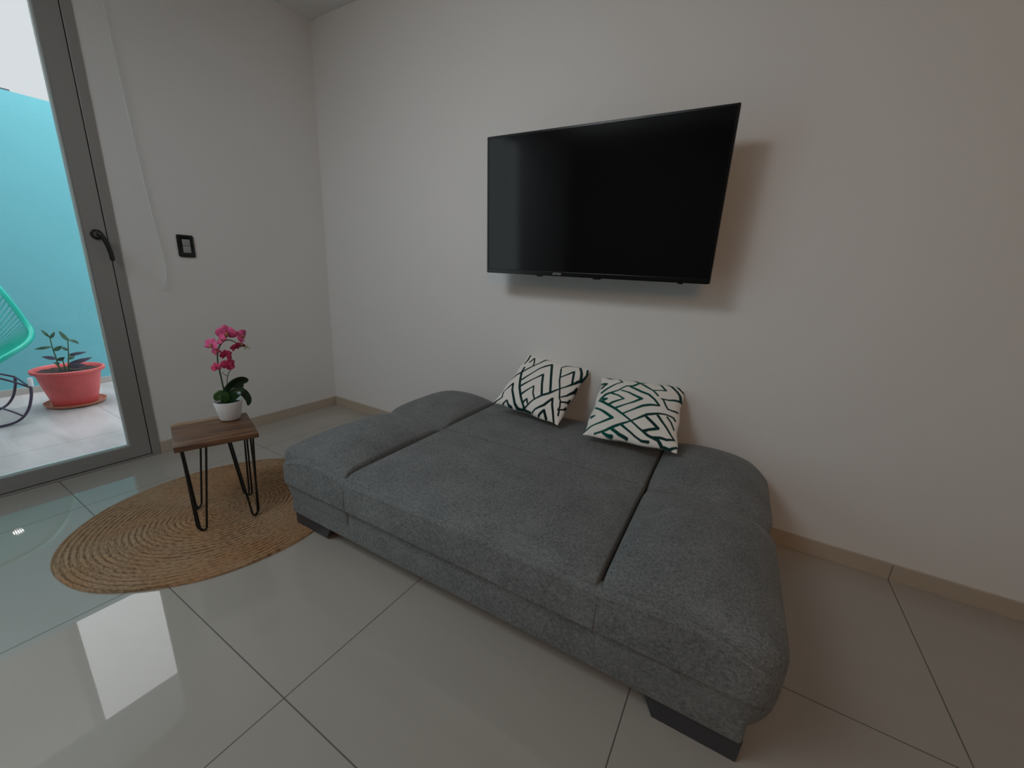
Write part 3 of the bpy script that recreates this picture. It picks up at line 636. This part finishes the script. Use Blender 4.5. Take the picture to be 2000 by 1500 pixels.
# ------------------------------------------------------------------ orchid
OB = (.7842, -1.0361, TH+.0006)
orc = thing('potted_orchid', 'artificial pink orchid in a white pot on the wooden side table', 'potted plant', OB)
def ro(p): return (p[0]-OB[0], p[1]-OB[1], p[2]-OB[2])
MB().lathe([(.001, .0), (.032, .0), (.0345, .0015), (.0362, .006), (.0495, .0775), (.0492, .0785), (.0478, .0785), (.0465, .076), (.043, .060), (.001, .060)], seg=48).build('pot', mat('white_ceramic', (.78, .79, .80), .22), orc, smooth=50)
MB().lathe([(.001, .068), (.02, .069), (.0445, .066)], seg=32).build('moss', mat('dark_moss', (.012, .025, .012), .95, bump=(80, 1)), orc)
STG = mat('orchid_stem', (.035, .075, .03), .5)
stp = smooth_pts([ro(p) for p in [(.785,-1.036,.44),(.783,-1.042,.475),(.781,-1.044,.506),(.78,-1.047,.561),(.779,-1.049,.604),(.78,-1.047,.639),(.783,-1.038,.671),(.791,-1.021,.693),(.798,-1.003,.694),(.805,-.986,.682),(.812,-.97,.668),(.818,-.956,.664)]], 5)
MB().tube(stp, [.0034-.0018*i/len(stp) for i in range(len(stp))], 8).build('stem', STG, orc, smooth=180)
MB().tube(smooth_pts([ro(p) for p in [(.786,-1.034,.48),(.787,-1.031,.53),(.790,-1.022,.565),(.794,-1.013,.575)]], 4), .0014, 6).build('twig', STG, orc, smooth=180)
MB().tube(smooth_pts([ro(p) for p in [(.788,-1.027,.552),(.785,-1.035,.56),(.782,-1.042,.570)]], 4), .0011, 6).build('twig', STG, orc, smooth=180)
LG = mat('glossy_dark_leaf', (.010, .040, .014), .28, noise=(12, .3)); LG2 = mat('bright_leaf', (.030, .095, .018), .3, noise=(12, .3))
def broad(name, pts, wid, m, nrm, cup=.25):
    q = smooth_pts([ro(p) for p in pts], 5); n = len(q); g = []; nv = Vector(nrm).normalized()
    for i, c in enumerate(q):
        t = i/(n-1); d = (q[min(i+1, n-1)]-q[max(i-1, 0)]).normalized(); wv = d.cross(nv).normalized(); n2 = wv.cross(d).normalized()
        ww = wid*max(.03, math.sin(math.pi*(t**.9*.96+.04)))**.62 if t < 1 else wid*.05
        g.append([c+wv*ww*k+n2*cup*ww*abs(k)**1.5 for k in (-1, -.7, -.35, 0, .35, .7, 1)])
    m_ = MB(); m_.sheet(g); return m_.build(name, m, orc, smooth=180, solid=.001)
broad('leaf', [(.785,-1.037,.452),(.790,-1.027,.492),(.800,-1.004,.520),(.808,-.984,.531),(.814,-.966,.524)], .027, LG, (.85, -.35, -.35))
broad('leaf', [(.790,-1.040,.448),(.790,-1.053,.476),(.786,-1.066,.478),(.784,-1.078,.462)], .021, LG2, (.9, -.3, .5))
broad('leaf', [(.787,-1.036,.448),(.800,-1.015,.480),(.806,-.998,.490),(.812,-.984,.488)], .021, LG, (.85, -.3, .6))
broad('leaf', [(.785,-1.030,.450),(.799,-1.001,.486),(.806,-.984,.476),(.811,-.973,.446),(.808,-.976,.420)], .0145, LG, (.9, -.35, .1))
PK = mat('pink_petal', PINKC, .6, noise=(45, .22)); PK2 = mat('deep_pink_petal', PINKC2, .6, noise=(45, .22)); LIP = mat('yellow_lip', (.42, .22, .10), .5); RED = mat('deep_red_lip', (.30, .012, .05), .5)
def flower(c, r, facing, roll, m, lipm=LIP):
    C_ = Vector(ro(c)); f = Vector(facing).normalized(); q = f.to_track_quat('Z', 'Y').to_matrix() @ Matrix.Rotation(roll, 3, 'Z')
    mb = MB()
    for k, (ang, L, wd) in enumerate([(90, 1.0, .42), (215, .95, .40), (325, .95, .40), (5, 1.08, .66), (175, 1.08, .66)]):
        a = math.radians(ang); d = Vector((math.cos(a), math.sin(a), 0)); s = Vector((-math.sin(a), math.cos(a), 0)); g = []
        for i in range(8):
            t = i/7; ww = wd*r*max(.05, math.sin(math.pi*(t*.93+.05)))**.7; bend = .22*r*t*t*(1 if k % 2 else -1)*.8 + .1*r*t
            g.append([q @ (d*(t*L*r)+s*(ww*u)+Vector((0, 0, bend-.25*ww*abs(u)+.04*r*math.sin(9*t+4*u+k)))) + C_ + q @ Vector((0, 0, .001*(k > 2))) for u in (-1, -.6, -.2, .2, .6, 1)])
        mb.sheet(g)
    fo = mb.build('flower', m, orc, smooth=180, solid=.0005)
    lp = MB(); lp.ball((0, 0, 0), r*.16, 6, (1, .8, 1.2)); lp.ball((r*.0, -r*.20, r*.08), r*.15, 6, (1.3, 1, .6))
    lp.v = [tuple(C_ + q @ (Vector(p)+Vector((0, 0, r*.14)))) for p in lp.v]
    lo = lp.build('lip', lipm, fo, smooth=180)
    return fo
for (c, r, fc, rl, m, lm) in [((.794,-1.012,.722), .034, (.7,-.5,-.25), .1, PK, LIP), ((.812,-.968,.708), .027, (.6,.4,.2), .6, PK, LIP), ((.804,-.985,.668), .025, (.6,.1,-.6), .3, PK2, RED), ((.790,-1.030,.700), .022, (.2,-.7,.3), 1.0, PK, LIP),
        ((.774,-1.059,.680), .026, (.5,-.9,.1), -.3, PK, LIP), ((.782,-1.050,.655), .018, (.6,-.8,-.4), .5, PK, LIP), ((.789,-1.024,.640), .020, (.8,.1,-.3), .2, PK2, RED), ((.794,-1.012,.628), .018, (.7,.5,.1), 1.2, PK2, RED),
        ((.776,-1.056,.592), .019, (.6,-.8,.2), .4, PK2, RED), ((.790,-1.023,.596), .023, (.8,.0,.1), -.5, PK2, RED), ((.796,-1.008,.602), .017, (.6,.7,.3), .2, PK2, RED)]:
    flower(c, r, fc, rl, m, lm)
for p, q2 in (((.818,-.956,.666), .0048), ((.815,-.963,.658), .0038), ((.822,-.950,.660), .0035), ((.811,-.972,.676), .004)):
    MB().ball(ro(p), q2, 8, (1, 1, 1.3)).build('bud', mat('pale_bud', (.45, .47, .30), .5), orc, smooth=180)
